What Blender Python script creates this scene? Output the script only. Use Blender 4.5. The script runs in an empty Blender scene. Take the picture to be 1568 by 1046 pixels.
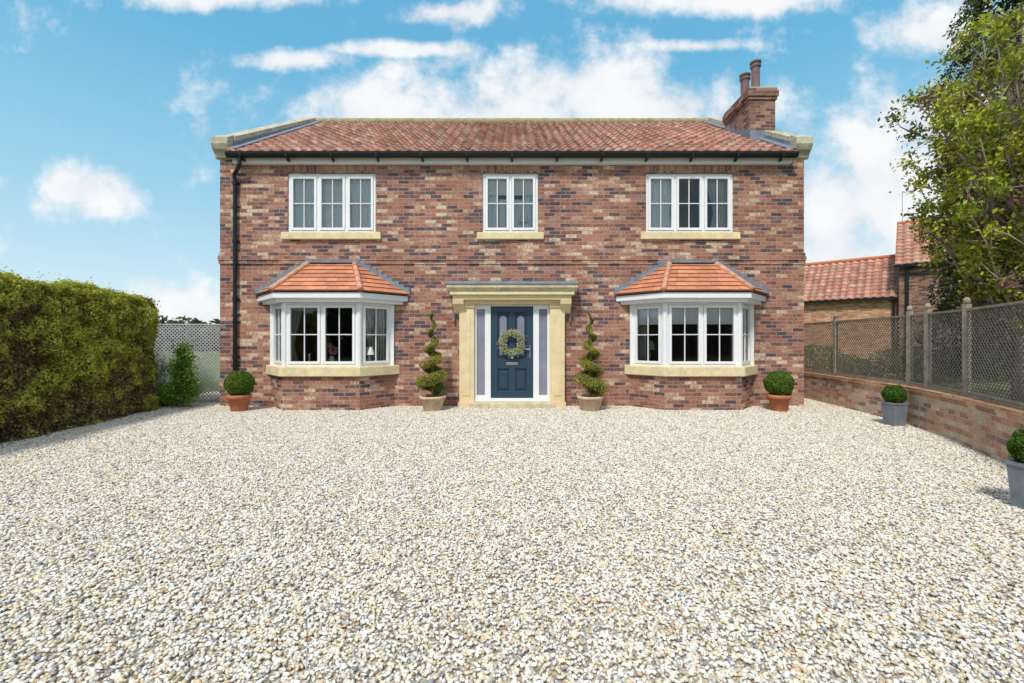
import bpy, math, random
import numpy as np
from mathutils import Vector, Matrix, noise as mnoise
random.seed(7); RNG=np.random.default_rng(7)
scene=bpy.context.scene
COL=scene.collection
R=math.radians

# ------------------------------------------------------------ helpers
def empty(name,loc=(0,0,0)):
    e=bpy.data.objects.new(name,None); e.empty_display_size=.3; e.location=loc; COL.objects.link(e); return e

class MB:
    def __init__(s): s.v=[];s.f=[];s.m=[];s.c=[];s.M=None;s.cc=(1,1,1)
    def add(s,vs,fs,mat=0,col=None):
        b=len(s.v)
        if s.M is not None: vs=[tuple(s.M@Vector(p)) for p in vs]
        s.v.extend([tuple(p) for p in vs])
        for f in fs:
            s.f.append([b+i for i in f]); s.m.append(mat); s.c.append(col or s.cc)
    def box(s,x0,x1,y0,y1,z0,z1,mat=0,col=None):
        s.add([(x0,y0,z0),(x1,y0,z0),(x1,y1,z0),(x0,y1,z0),(x0,y0,z1),(x1,y0,z1),(x1,y1,z1),(x0,y1,z1)],
              [(3,2,1,0),(4,5,6,7),(0,1,5,4),(1,2,6,5),(2,3,7,6),(3,0,4,7)],mat,col)
    def prismz(s,pts,z0,z1,mat=0,col=None):
        n=len(pts)
        vs=[(p[0],p[1],z0) for p in pts]+[(p[0],p[1],z1) for p in pts]
        fs=[tuple(range(n-1,-1,-1)),tuple(range(n,2*n))]+[(i,(i+1)%n,n+(i+1)%n,n+i) for i in range(n)]
        s.add(vs,fs,mat,col)
    def prismx(s,pts,x0,x1,mat=0,col=None): # pts (y,z)
        n=len(pts)
        vs=[(x0,p[0],p[1]) for p in pts]+[(x1,p[0],p[1]) for p in pts]
        fs=[tuple(range(n-1,-1,-1)),tuple(range(n,2*n))]+[(i,(i+1)%n,n+(i+1)%n,n+i) for i in range(n)]
        s.add(vs,fs,mat,col)
    def prismy(s,pts,y0,y1,mat=0,col=None): # pts (x,z)
        n=len(pts)
        vs=[(p[0],y0,p[1]) for p in pts]+[(p[0],y1,p[1]) for p in pts]
        fs=[tuple(range(n)),tuple(range(2*n-1,n-1,-1))]+[((i+1)%n,i,n+i,n+(i+1)%n) for i in range(n)]
        s.add(vs,fs,mat,col)
    def tube(s,path,rad,n=8,mat=0,col=None,cap=True):
        path=[Vector(p) for p in path]
        if not hasattr(rad,'__len__'): rad=[rad]*len(path)
        vs=[];fs=[]
        up=None
        for i,p in enumerate(path):
            t=(path[min(i+1,len(path)-1)]-path[max(i-1,0)]).normalized()
            if up is None:
                a=Vector((0,0,1)) if abs(t.z)<.9 else Vector((1,0,0))
                up=t.cross(a).normalized()
            else:
                up=(up-t*up.dot(t)).normalized()
            w=t.cross(up)
            for k in range(n):
                an=2*math.pi*k/n
                vs.append(p+(up*math.cos(an)+w*math.sin(an))*rad[i])
        for i in range(len(path)-1):
            for k in range(n):
                a=i*n+k;b=i*n+(k+1)%n
                fs.append((a,b,b+n,a+n))
        if cap:
            fs.append(tuple(range(n-1,-1,-1))); L=(len(path)-1)*n
            fs.append(tuple(range(L,L+n)))
        s.add(vs,fs,mat,col)
    def lathe(s,prof,c=(0,0,0),n=24,mat=0,col=None):
        vs=[];fs=[]
        for r,z in prof:
            for k in range(n):
                a=2*math.pi*k/n
                vs.append((c[0]+r*math.cos(a),c[1]+r*math.sin(a),c[2]+z))
        for i in range(len(prof)-1):
            for k in range(n):
                a=i*n+k;b=i*n+(k+1)%n
                fs.append((a,b,b+n,a+n))
        fs.append(tuple(range(n-1,-1,-1))); L=(len(prof)-1)*n
        fs.append(tuple(range(L,L+n)))
        s.add(vs,fs,mat,col)
    def build(s,name,mats,parent=None,smooth=False,bevel=0):
        me=bpy.data.meshes.new(name); me.from_pydata(s.v,[],s.f); 
        for m in mats: me.materials.append(m)
        me.polygons.foreach_set('material_index',s.m)
        if smooth: me.polygons.foreach_set('use_smooth',[True]*len(s.f))
        uv=me.uv_layers.new(name='UVMap')
        arr=np.zeros((len(me.loops),2),dtype=np.float32)
        cols=np.ones((len(me.loops),4),dtype=np.float32)
        for p,cc in zip(me.polygons,s.c):
            n=p.normal
            if abs(n.z)>.95: tx=Vector((1,0,0)); ty=Vector((0,1,0))
            else:
                tx=Vector((-n.y,n.x,0)).normalized()
                if abs(tx.x)>abs(tx.y): tx=tx if tx.x>0 else -tx
                else: tx=tx if tx.y>0 else -tx
                ty=Vector((0,0,1)) if abs(n.z)<.3 else n.cross(tx)
                if ty.z<0: ty=-ty
            for li in p.loop_indices:
                co=me.vertices[me.loops[li].vertex_index].co
                arr[li]=(co.dot(tx),co.dot(ty)); cols[li,:3]=cc
        uv.data.foreach_set('uv',arr.ravel())
        ca=me.color_attributes.new('Col','FLOAT_COLOR','CORNER'); ca.data.foreach_set('color',cols.ravel())
        ob=bpy.data.objects.new(name,me); COL.objects.link(ob)
        if parent: ob.parent=parent
        if bevel:
            b=ob.modifiers.new('bev','BEVEL'); b.width=bevel; b.segments=2; b.limit_method='ANGLE'
        return ob

def np_mesh(name,V,F,cols,mats,parent=None,smooth=False,matidx=None):
    m,k=F.shape
    me=bpy.data.meshes.new(name)
    me.vertices.add(len(V)); me.vertices.foreach_set('co',V.astype(np.float32).ravel())
    me.loops.add(m*k); me.loops.foreach_set('vertex_index',F.astype(np.int32).ravel())
    me.polygons.add(m); me.polygons.foreach_set('loop_start',np.arange(0,m*k,k,dtype=np.int32))
    me.polygons.foreach_set('loop_total',np.full(m,k,dtype=np.int32))
    if smooth: me.polygons.foreach_set('use_smooth',np.ones(m,dtype=bool))
    for mt in mats: me.materials.append(mt)
    me.update(calc_edges=True)
    c=np.ones((m*k,4),dtype=np.float32); c[:,:3]=np.repeat(cols,k,axis=0)
    ca=me.color_attributes.new('Col','FLOAT_COLOR','CORNER'); ca.data.foreach_set('color',c.ravel())
    me.validate()
    ob=bpy.data.objects.new(name,me); COL.objects.link(ob)
    if parent: ob.parent=parent
    return ob

def leaf_arrays(P,size,nrm=None,jit=.8,aspect=.55):
    n=len(P)
    d=RNG.normal(size=(n,3))
    if nrm is not None: d=nrm+d*jit
    d/=np.linalg.norm(d,axis=1,keepdims=True)+1e-9
    a=RNG.normal(size=(n,3)); a-=d*(a*d).sum(1,keepdims=True); a/=np.linalg.norm(a,axis=1,keepdims=True)+1e-9
    b=np.cross(d,a)
    s=(size*RNG.uniform(.6,1.35,size=n))[:,None]
    V=np.stack([P-a*s*.5,P+b*s*aspect*.5+d*s*.08,P+a*s*.5,P-b*s*aspect*.5+d*s*.08],1).reshape(-1,3)
    F=np.arange(4*n).reshape(n,4)
    return V,F
def leaf_object(name,P,size,cols,mat,parent=None,nrm=None,jit=.8,aspect=.55):
    V,F=leaf_arrays(P,size,nrm,jit,aspect)
    return np_mesh(name,V,F,cols,[mat],parent)
def fbm(P,sc,seed=0):
    return np.array([mnoise.fractal(Vector((p[0]*sc+seed,p[1]*sc,p[2]*sc)),1.0,2.0,3) for p in P])

# ------------------------------------------------------------ materials
def newmat(name):
    m=bpy.data.materials.new(name); m.use_nodes=True; nt=m.node_tree; nt.nodes.clear()
    o=nt.nodes.new('ShaderNodeOutputMaterial'); b=nt.nodes.new('ShaderNodeBsdfPrincipled')
    nt.links.new(b.outputs[0],o.inputs[0]); return m,nt,b,o
def ramp(nt,stops,interp='LINEAR'):
    r=nt.nodes.new('ShaderNodeValToRGB'); r.color_ramp.interpolation=interp
    e=r.color_ramp.elements
    while len(e)<len(stops): e.new(.5)
    for i,(p,c) in enumerate(stops):
        e[i].position=p; e[i].color=(*c,1) if len(c)==3 else c
    return r
def noise(nt,scale,detail=4,rough=.6,vec=None):
    n=nt.nodes.new('ShaderNodeTexNoise'); n.inputs['Scale'].default_value=scale; n.inputs['Detail'].default_value=detail; n.inputs['Roughness'].default_value=rough
    if vec is not None: nt.links.new(vec,n.inputs['Vector'])
    return n
def mix(nt,a,b,fac,mode='MIX'):
    m=nt.nodes.new('ShaderNodeMix'); m.data_type='RGBA'; m.blend_type=mode
    def put(sock,v):
        if isinstance(v,(int,float)): sock.default_value=v
        elif isinstance(v,(tuple,list)): sock.default_value=(*v,1)
        else: nt.links.new(v,sock)
    put(m.inputs[0],fac); put(m.inputs[6],a); put(m.inputs[7],b)
    return m.outputs[2]
def objcoord(nt):
    return nt.nodes.new('ShaderNodeTexCoord').outputs['Object']
def bump(nt,b,h,strength=.4,dist=.01):
    bp=nt.nodes.new('ShaderNodeBump'); bp.inputs['Strength'].default_value=strength; bp.inputs['Distance'].default_value=dist
    nt.links.new(h,bp.inputs['Height']); nt.links.new(bp.outputs[0],b.inputs['Normal'])

def plain(name,col,rough=.6,var=.12,nscale=6,metal=0,spec=.4,bmp=0):
    m,nt,b,o=newmat(name)
    n=noise(nt,nscale,4,.65,objcoord(nt))
    lo=tuple(c*(1-var) for c in col); hi=tuple(min(1,c*(1+var)) for c in col)
    r=ramp(nt,[(.3,lo),(.7,hi)]); nt.links.new(n.outputs[0],r.inputs[0])
    nt.links.new(r.outputs[0],b.inputs['Base Color'])
    b.inputs['Roughness'].default_value=rough; b.inputs['Metallic'].default_value=metal; b.inputs['Specular IOR Level'].default_value=spec
    if bmp: bump(nt,b,n.outputs[0],bmp,.01)
    return m
def colmat(name,rough=.8,var=.15,nscale=20,bmp=.2,spec=.3,moss=None,det=4):
    m,nt,b,o=newmat(name)
    a=nt.nodes.new('ShaderNodeAttribute'); a.attribute_name='Col'
    n=noise(nt,nscale,det,.65,objcoord(nt))
    r=ramp(nt,[(.25,(1-var,)*3),(.75,(1+var,)*3)]); nt.links.new(n.outputs[0],r.inputs[0])
    c=mix(nt,a.outputs['Color'],r.outputs[0],1.0,'MULTIPLY')
    if moss:
        n2=noise(nt,3.5,7,.78,objcoord(nt)); r2=ramp(nt,[(.50,(0,0,0)),(.66,(.7,.7,.7))]); nt.links.new(n2.outputs[0],r2.inputs[0])
        c=mix(nt,c,moss,r2.outputs[0])
    nt.links.new(c,b.inputs['Base Color'])
    b.inputs['Roughness'].default_value=rough; b.inputs['Specular IOR Level'].default_value=spec
    if bmp: bump(nt,b,n.outputs[0],bmp,.01)
    return m
def leafmat(name,trans=.35):
    m,nt,b,o=newmat(name); nt.nodes.remove(b)
    a=nt.nodes.new('ShaderNodeAttribute'); a.attribute_name='Col'
    d=nt.nodes.new('ShaderNodeBsdfDiffuse'); nt.links.new(a.outputs['Color'],d.inputs[0])
    t=nt.nodes.new('ShaderNodeBsdfTranslucent'); nt.links.new(a.outputs['Color'],t.inputs[0])
    ms=nt.nodes.new('ShaderNodeMixShader'); ms.inputs[0].default_value=trans
    nt.links.new(d.outputs[0],ms.inputs[1]); nt.links.new(t.outputs[0],ms.inputs[2]); nt.links.new(ms.outputs[0],o.inputs[0])
    return m
def brickmat(name,stops,mortar,bw=.225,rh=.075,ms=.006,soldier=False,weather=.4,bloom=.4):
    m,nt,b,o=newmat(name)
    uv=nt.nodes.new('ShaderNodeUVMap').outputs[0]
    if soldier:
        sp=nt.nodes.new('ShaderNodeSeparateXYZ'); nt.links.new(uv,sp.inputs[0])
        cb=nt.nodes.new('ShaderNodeCombineXYZ'); nt.links.new(sp.outputs[1],cb.inputs[0]); nt.links.new(sp.outputs[0],cb.inputs[1]); uv=cb.outputs[0]
    nw=noise(nt,9,2,.5,uv); wv=nt.nodes.new('ShaderNodeVectorMath'); wv.operation='MULTIPLY_ADD'; nt.links.new(nw.outputs['Color'],wv.inputs[0]); wv.inputs[1].default_value=(.014,.016,0); nt.links.new(uv,wv.inputs[2])
    uvw=wv.outputs[0]
    br=nt.nodes.new('ShaderNodeTexBrick'); nt.links.new(uvw,br.inputs['Vector'])
    br.inputs['Scale'].default_value=1; br.inputs['Brick Width'].default_value=bw; br.inputs['Row Height'].default_value=rh
    br.inputs['Mortar Size'].default_value=ms; br.inputs['Mortar Smooth'].default_value=.35
    br.inputs['Color1'].default_value=(0,0,0,1); br.inputs['Color2'].default_value=(1,1,1,1); br.inputs['Mortar'].default_value=(.5,.5,.5,1)
    n1=noise(nt,1.6,3,.6,uv)
    mm=nt.nodes.new('ShaderNodeMath'); mm.operation='MULTIPLY_ADD'; nt.links.new(n1.outputs[0],mm.inputs[0]); mm.inputs[1].default_value=.8; mm.inputs[2].default_value=-.4
    ad=nt.nodes.new('ShaderNodeMath'); ad.operation='ADD'; nt.links.new(br.outputs['Color'],ad.inputs[0]); nt.links.new(mm.outputs[0],ad.inputs[1])
    n4=noise(nt,16,4,.75,uv); m4=nt.nodes.new('ShaderNodeMath'); m4.operation='MULTIPLY_ADD'; nt.links.new(n4.outputs[0],m4.inputs[0]); m4.inputs[1].default_value=1.1; m4.inputs[2].default_value=-.55
    ad2=nt.nodes.new('ShaderNodeMath'); ad2.operation='ADD'; nt.links.new(ad.outputs[0],ad2.inputs[0]); nt.links.new(m4.outputs[0],ad2.inputs[1])
    rp=ramp(nt,stops); nt.links.new(ad2.outputs[0],rp.inputs[0])
    n2=noise(nt,30,4,.75,uv); r2=ramp(nt,[(.3,(1-weather,)*3),(.7,(1+weather,)*3)]); nt.links.new(n2.outputs[0],r2.inputs[0])
    c=mix(nt,rp.outputs[0],r2.outputs[0],1.0,'MULTIPLY')
    n3=noise(nt,5,5,.75,uv); r3=ramp(nt,[(.54,(0,0,0)),(.72,(bloom,bloom,bloom))]); nt.links.new(n3.outputs[0],r3.inputs[0])
    c=mix(nt,c,(mortar[0],mortar[1]*.95,mortar[2]*.9),r3.outputs[0])
    c=mix(nt,c,mortar,br.outputs['Fac'])
    n5=noise(nt,.9,4,.6,uv); r5=ramp(nt,[(.3,(.80,.79,.80)),(.7,(1.15,1.14,1.12))]); nt.links.new(n5.outputs[0],r5.inputs[0])
    c=mix(nt,c,r5.outputs[0],1.0,'MULTIPLY')
    nt.links.new(c,b.inputs['Base Color']); b.inputs['Roughness'].default_value=.9; b.inputs['Specular IOR Level'].default_value=.2
    inv=nt.nodes.new('ShaderNodeMath'); inv.operation='MULTIPLY_ADD'; nt.links.new(br.outputs['Fac'],inv.inputs[0]); inv.inputs[1].default_value=-1
    nt.links.new(n2.outputs[0],inv.inputs[2]); bump(nt,b,inv.outputs[0],.6,.01)
    return m

BR=[(0.0,(.09,.07,.085)),(.18,(.16,.105,.105)),(.30,(.29,.12,.085)),(.5,(.42,.175,.12)),(.66,(.37,.18,.135)),(.82,(.46,.26,.18)),(.95,(.60,.43,.30)),(1,(.66,.52,.38))]
M_brick=brickmat('brick_facade',BR,(.42,.33,.275))
M_soldier=brickmat('brick_soldier',[(0,(.16,.09,.08)),(.4,(.38,.17,.11)),(1,(.48,.28,.18))],(.42,.34,.28),bw=.24,rh=.075,soldier=True)
M_brick2=brickmat('brick_garden_wall',[(0,(.24,.19,.18)),(.2,(.50,.25,.16)),(.5,(.62,.35,.24)),(.75,(.60,.45,.34)),(1,(.70,.58,.46))],(.54,.45,.37))
M_brick3=brickmat('brick_orange',[(0,(.36,.17,.10)),(.5,(.64,.30,.16)),(1,(.70,.45,.27))],(.55,.44,.35))
M_brickd=brickmat('brick_dark',[(0,(.09,.055,.055)),(.5,(.27,.13,.09)),(1,(.42,.25,.17))],(.32,.26,.22))
M_stone=plain('sandstone_cream',(.80,.65,.38),.8,.10,5,bmp=.15)
M_stonew=plain('sandstone_weathered',(.62,.53,.35),.9,.28,7,bmp=.3)
M_cop=plain('coping_stone',(.47,.42,.31),.9,.35,6,bmp=.3)
M_ridge=plain('ridge_tile_lichen',(.34,.29,.16),.9,.3,7,bmp=.3)
M_sill=plain('sandstone_sill',(.76,.63,.38),.85,.18,6,bmp=.2)
M_white=plain('white_upvc',(.86,.86,.86),.35,.03,3)
M_black=plain('black_plastic',(.012,.013,.015),.35,.2,4)
M_lead=plain('lead_flashing',(.20,.24,.29),.55,.3,8,metal=.1)
M_navy=plain('navy_door',(.026,.055,.092),.35,.1,4,spec=.5)
M_navyd=plain('navy_door_panel',(.019,.042,.072),.35,.1,4)
M_tile=colmat('clay_pantile',.85,.40,9,.35,moss=(.29,.235,.16))
M_tile2=colmat('clay_pantile_clean',.85,.25,5,.2)
M_tileb=colmat('clay_tile_new',.75,.18,16,.2)
M_room=plain('room_wall',(.20,.18,.16),.9,.1,2)
M_curt=plain('curtain_net',(.85,.87,.90),.9,.04,9)
M_curtg=plain('curtain_linen',(.55,.53,.49),.9,.1,9)
M_blind=plain('window_blind',(.80,.80,.78),.8,.04,3)
M_frost=plain('obscured_glass',(.25,.25,.33),.15,.12,3,spec=.6)
M_terra=plain('terracotta',(.52,.18,.085),.8,.18,9,bmp=.1)
M_pot2=plain('buff_clay',(.64,.47,.31),.85,.22,9,bmp=.15)
M_zinc=plain('zinc_planter',(.22,.24,.28),.6,.25,8,metal=.2)
M_soil=plain('soil',(.06,.04,.03),.95,.3,30)
M_wood=plain('weathered_timber',(.33,.27,.21),.9,.3,12,bmp=.2)
M_woodl=plain('pale_trellis',(.46,.46,.47),.9,.2,12)
M_bark=plain('bark',(.36,.27,.23),.9,.35,14,bmp=.5)
M_leaf=leafmat('leaves')
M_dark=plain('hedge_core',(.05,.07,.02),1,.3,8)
M_brass=plain('chrome',(.6,.6,.6),.25,.05,4,metal=1)
M_pink=plain('pink_petals',(.70,.25,.35),.7,.2,20)
M_pclay=plain('chimney_pot_clay',(.20,.13,.13),.8,.3,8,bmp=.2)

def glassmat():
    m=bpy.data.materials.new('window_glass'); m.use_nodes=True; nt=m.node_tree; nt.nodes.clear()
    o=nt.nodes.new('ShaderNodeOutputMaterial'); t=nt.nodes.new('ShaderNodeBsdfTransparent'); t.inputs[0].default_value=(.95,.96,.96,1)
    g=nt.nodes.new('ShaderNodeBsdfGlossy'); g.inputs['Roughness'].default_value=.01
    fr=nt.nodes.new('ShaderNodeFresnel'); fr.inputs[0].default_value=1.5
    a=nt.nodes.new('ShaderNodeMath'); a.operation='MULTIPLY_ADD'; a.inputs[1].default_value=1.5; a.inputs[2].default_value=.02
    nt.links.new(fr.outputs[0],a.inputs[0])
    ms=nt.nodes.new('ShaderNodeMixShader'); nt.links.new(a.outputs[0],ms.inputs[0]); nt.links.new(t.outputs[0],ms.inputs[1]); nt.links.new(g.outputs[0],ms.inputs[2]); nt.links.new(ms.outputs[0],o.inputs[0])
    return m
M_glass=glassmat()

# ------------------------------------------------------------ ground
def grassmat():
    m,nt,b,o=newmat('grass_ground'); oc=objcoord(nt)
    n=noise(nt,.6,5,.7,oc); n2=noise(nt,40,3,.7,oc)
    r=ramp(nt,[(.3,(.08,.13,.03)),(.7,(.17,.22,.06))]); nt.links.new(n.outputs[0],r.inputs[0])
    r2=ramp(nt,[(.3,(.6,.6,.6)),(.7,(1.3,1.3,1.3))]); nt.links.new(n2.outputs[0],r2.inputs[0])
    nt.links.new(mix(nt,r.outputs[0],r2.outputs[0],1.,'MULTIPLY'),b.inputs['Base Color']); b.inputs['Roughness'].default_value=1
    bump(nt,b,n2.outputs[0],.6,.03); return m
def gravelmat():
    m,nt,b,o=newmat('gravel_bed'); oc=objcoord(nt)
    v=nt.nodes.new('ShaderNodeTexVoronoi'); v.inputs['Scale'].default_value=50; nt.links.new(oc,v.inputs['Vector'])
    sp=nt.nodes.new('ShaderNodeSeparateColor'); nt.links.new(v.outputs['Color'],sp.inputs[0])
    r=ramp(nt,[(0,(.28,.24,.20)),(.2,(.48,.40,.31)),(.5,(.62,.55,.44)),(1,(.74,.69,.60))]); nt.links.new(sp.outputs[0],r.inputs[0])
    r2=ramp(nt,[(.2,(1,1,1)),(.75,(.5,.47,.44))]); nt.links.new(v.outputs['Distance'],r2.inputs[0])
    nt.links.new(mix(nt,r.outputs[0],r2.outputs[0],1.,'MULTIPLY'),b.inputs['Base Color']); b.inputs['Roughness'].default_value=.9
    return m
g=MB(); g.add([(-400,-300,0),(400,-300,0),(400,700,0),(-400,700,0)],[(0,1,2,3)]); g.build('grass_ground',[grassmat()])
drive=empty('gravel_driveway')
g=MB(); g.add([(-7.2,-9,.004),(3.2,-9,.004),(3.5,1.5,.004),(4.9,3.5,.004),(5.9,5.6,.004),(6.5,7.0,.004),(6.95,9.6,.004),(7.3,13.2,.004),(-6.6,13.2,.004),(-7.4,9.0,.004)],[tuple(range(10))])
g.build('gravel_bed',[gravelmat()],drive)

# stone chippings: 1 m tiles, instanced
import bmesh
bm=bmesh.new(); bmesh.ops.create_icosphere(bm,subdivisions=1,radius=1); 
ICO_V=np.array([v.co[:] for v in bm.verts]); ICO_F=np.array([[v.index for v in f.verts] for f in bm.faces]); bm.free()
PEB=np.array([(.87,.82,.72),(.81,.71,.55),(.74,.57,.36),(.90,.88,.83),(.60,.57,.53),(.29,.30,.34),(.62,.47,.34),(.77,.73,.67),(.44,.34,.26)])
PW=np.array([.24,.20,.12,.19,.08,.045,.05,.06,.025]); PW=PW/PW.sum()
M_peb=colmat('stone_chipping',.8,.12,60,0,.25,det=1)
def pebble_mesh(i,n=5200):
    V=[];F=[]
    r=RNG.uniform(.0052,.0112,n)
    x=RNG.uniform(-.5,.5,n); y=RNG.uniform(-.5,.5,n); z=RNG.uniform(.001,.016,n)+r*.3
    for k in range(n):
        sc=np.array([r[k]*RNG.uniform(1.0,1.8),r[k]*RNG.uniform(.75,1.1),r[k]*RNG.uniform(.5,.95)])
        P=ICO_V*(1+RNG.uniform(-.22,.22,(len(ICO_V),1)))*sc
        a=RNG.uniform(0,6.28); t=RNG.normal(0,.5); 
        ca,sa,ct,st=math.cos(a),math.sin(a),math.cos(t),math.sin(t)
        Rx=np.array([[1,0,0],[0,ct,-st],[0,st,ct]]); Rz=np.array([[ca,-sa,0],[sa,ca,0],[0,0,1]])
        V.append(P@Rx.T@Rz.T+np.array([x[k],y[k],z[k]])); F.append(ICO_F+k*len(ICO_V))
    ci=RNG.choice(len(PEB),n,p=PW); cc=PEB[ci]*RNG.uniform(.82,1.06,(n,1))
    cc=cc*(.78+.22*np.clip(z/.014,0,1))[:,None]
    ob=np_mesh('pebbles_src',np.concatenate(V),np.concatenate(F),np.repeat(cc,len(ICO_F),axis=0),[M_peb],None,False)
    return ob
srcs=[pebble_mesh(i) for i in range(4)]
meshes=[s.data for s in srcs]
for s in srcs: bpy.data.objects.remove(s)
def wall_x(y):
    pts=[(2.2,4.0),(3.5,4.72),(4.7,5.31),(6.0,5.95),(6.93,6.3),(7.4,6.45),(9.6,6.82),(11.2,7.0),(13.2,7.25)]
    return float(np.interp(y,[p[0] for p in pts],[p[1] for p in pts]))
k=0
for iy in range(0,12):
    for ix in range(-8,8):
        cx=ix+.5; cy=iy+.5
        if cx-.5>wall_x(cy+.5)+.1 or cx<-7.6: continue
        if cy>9.9 and abs(cx)<5.9: continue
        o=bpy.data.objects.new('pebbles_%d'%k,meshes[random.randrange(4)]); k+=1
        o.location=(cx,cy,.004); o.rotation_euler=(0,0,random.randrange(4)*math.pi/2); o.parent=drive; COL.objects.link(o)

# ------------------------------------------------------------ window unit
def window_unit(fr,gl,w,z0,z1,nl,M,depth=.07,rows=2,cols=2,of=.05,sf=.05):
    fr.M=M; gl.M=M
    fr.box(0,w,0,depth,z0,z0+of); fr.box(0,w,0,depth,z1-of,z1)
    fr.box(0,of,0,depth,z0+of,z1-of); fr.box(w-of,w,0,depth,z0+of,z1-of)
    lw=(w-2*of-(nl-1)*.045)/nl
    for i in range(nl):
        a=of+i*(lw+.045); b=a+lw
        if i>0: fr.box(a-.045,a,0.002,depth,z0+of,z1-of)
        y0=-.018;y1=.045
        za=z0+of+.004;zb=z1-of-.004;xa=a+.004;xb=b-.004
        fr.box(xa,xb,y0,y1,za,za+sf); fr.box(xa,xb,y0,y1,zb-sf,zb)
        fr.box(xa,xa+sf,y0,y1,za+sf,zb-sf); fr.box(xb-sf,xb,y0,y1,za+sf,zb-sf)
        gx0,gx1,gz0,gz1=xa+sf,xb-sf,za+sf,zb-sf
        tw=random.uniform(-.003,.003); tz=random.uniform(-.003,.003)
        gl.add([(gx0,.02-tw-tz,gz0),(gx1,.02+tw-tz,gz0),(gx1,.02+tw+tz,gz1),(gx0,.02-tw+tz,gz1)],[(0,1,2,3)])
        for c in range(1,cols):
            x=gx0+(gx1-gx0)*c/cols; fr.box(x-.009,x+.009,.004,.032,gz0,gz1)
        for r in range(1,rows):
            z=gz0+(gz1-gz0)*r/rows
            for c in range(cols):
                xa2=gx0+(gx1-gx0)*c/cols+(.009 if c else 0); xb2=gx0+(gx1-gx0)*(c+1)/cols-(.009 if c<cols-1 else 0)
                fr.box(xa2,xb2,.005,.031,z-.009,z+.009)
    fr.M=None; gl.M=None
def curtain(mb,x0,x1,y,z0,z1,mat,folds=5,amp=.03,gather=0):
    n=folds*8; vs=[];fs=[]
    rows=6
    for j in range(rows+1):
        t=j/rows; z=z0+(z1-z0)*t
        for i in range(n+1):
            s=i/n
            gth=abs(gather)*math.exp(-((t-.35)/.3)**2)
            xx=x0+(x1-x0)*s
            xx = x1-(x1-xx)*(1-gth) if gather>0 else x0+(xx-x0)*(1-gth)
            vs.append((xx,y+amp*math.sin(s*folds*2*math.pi)+random.uniform(-.003,.003),z))
    for j in range(rows):
        for i in range(n):
            a=j*(n+1)+i; fs.append((a,a+1,a+n+2,a+n+1))
    mb.add(vs,fs,mat)

# ------------------------------------------------------------ HOUSE
house=empty('brick_house')
Y0=9.3
win_up=[(-4.67,-2.84,3),(-.61,.54,2),(2.79,4.61,3)]
WZ0,WZ1=3.63,4.86
BC=[-3.73,3.73]
holes=[(a,b,WZ0,WZ1) for a,b,_ in win_up]+[(-.81,.81,0,2.18)]+[(c-1.12,c+1.12,.8,2.13) for c in BC]
xs=sorted({-6.08,6.08,*[h[0] for h in holes],*[h[1] for h in holes]}); zs=sorted({0,5.12,*[h[2] for h in holes],*[h[3] for h in holes]})
w=MB()
for i in range(len(xs)-1):
    for j in range(len(zs)-1):
        cx=(xs[i]+xs[i+1])/2; cz=(zs[j]+zs[j+1])/2
        if any(h[0]<cx<h[1] and h[2]<cz<h[3] for h in holes): continue
        w.box(xs[i],xs[i+1],Y0,Y0+.28,zs[j],zs[j+1])
for s in (-1,1):
    a,b=(6.08,5.8) if s>0 else (-5.8,-6.08)
    w.prismx([(9.58,0),(9.58,5.12),(9.3,5.12),(9.3,5.52),(13.2,7.86),(17.1,5.52),(17.1,0)],min(a,b),max(a,b))
w.box(-5.8,5.8,16.82,17.1,0,5.1)
w.box(-6.11,6.11,9.265,9.3,3.05,3.125); w.box(-6.10,6.10,9.28,9.3,3.127,3.2)
w.box(-6.10,6.10,9.28,9.3,2.97,3.048)
w.build('walls',[M_brick],house)
sc=MB()
for a,b,_ in win_up: sc.box(a-.05,b+.05,9.292,9.31,WZ1+.002,WZ1+.235)
sc.build('soldier_courses',[M_soldier],house)
rm=MB()
def room(x0,x1,y0,y1,z0,z1):
    rm.add([(x0,y0,z0),(x1,y0,z0),(x1,y1,z0),(x0,y1,z0),(x0,y0,z1),(x1,y0,z1),(x1,y1,z1),(x0,y1,z1)],[(0,1,2,3),(7,6,5,4),(1,5,6,2),(2,6,7,3),(3,7,4,0)])
room(-5.78,-1.4,9.585,13,.05,2.5);room(1.4,5.78,9.585,13,.05,2.5);room(-1.35,1.35,9.585,13,.05,2.5)
room(-5.78,-2,9.585,12.5,2.8,5.0);room(-1.8,1.8,9.585,12.5,2.8,5.0);room(2,5.78,9.585,12.5,2.8,5.0)
for c in BC:
    rm.box(c-1.1,c+1.1,9.35,9.75,.80,.865)
rm.build('rooms',[M_room],house)

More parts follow.
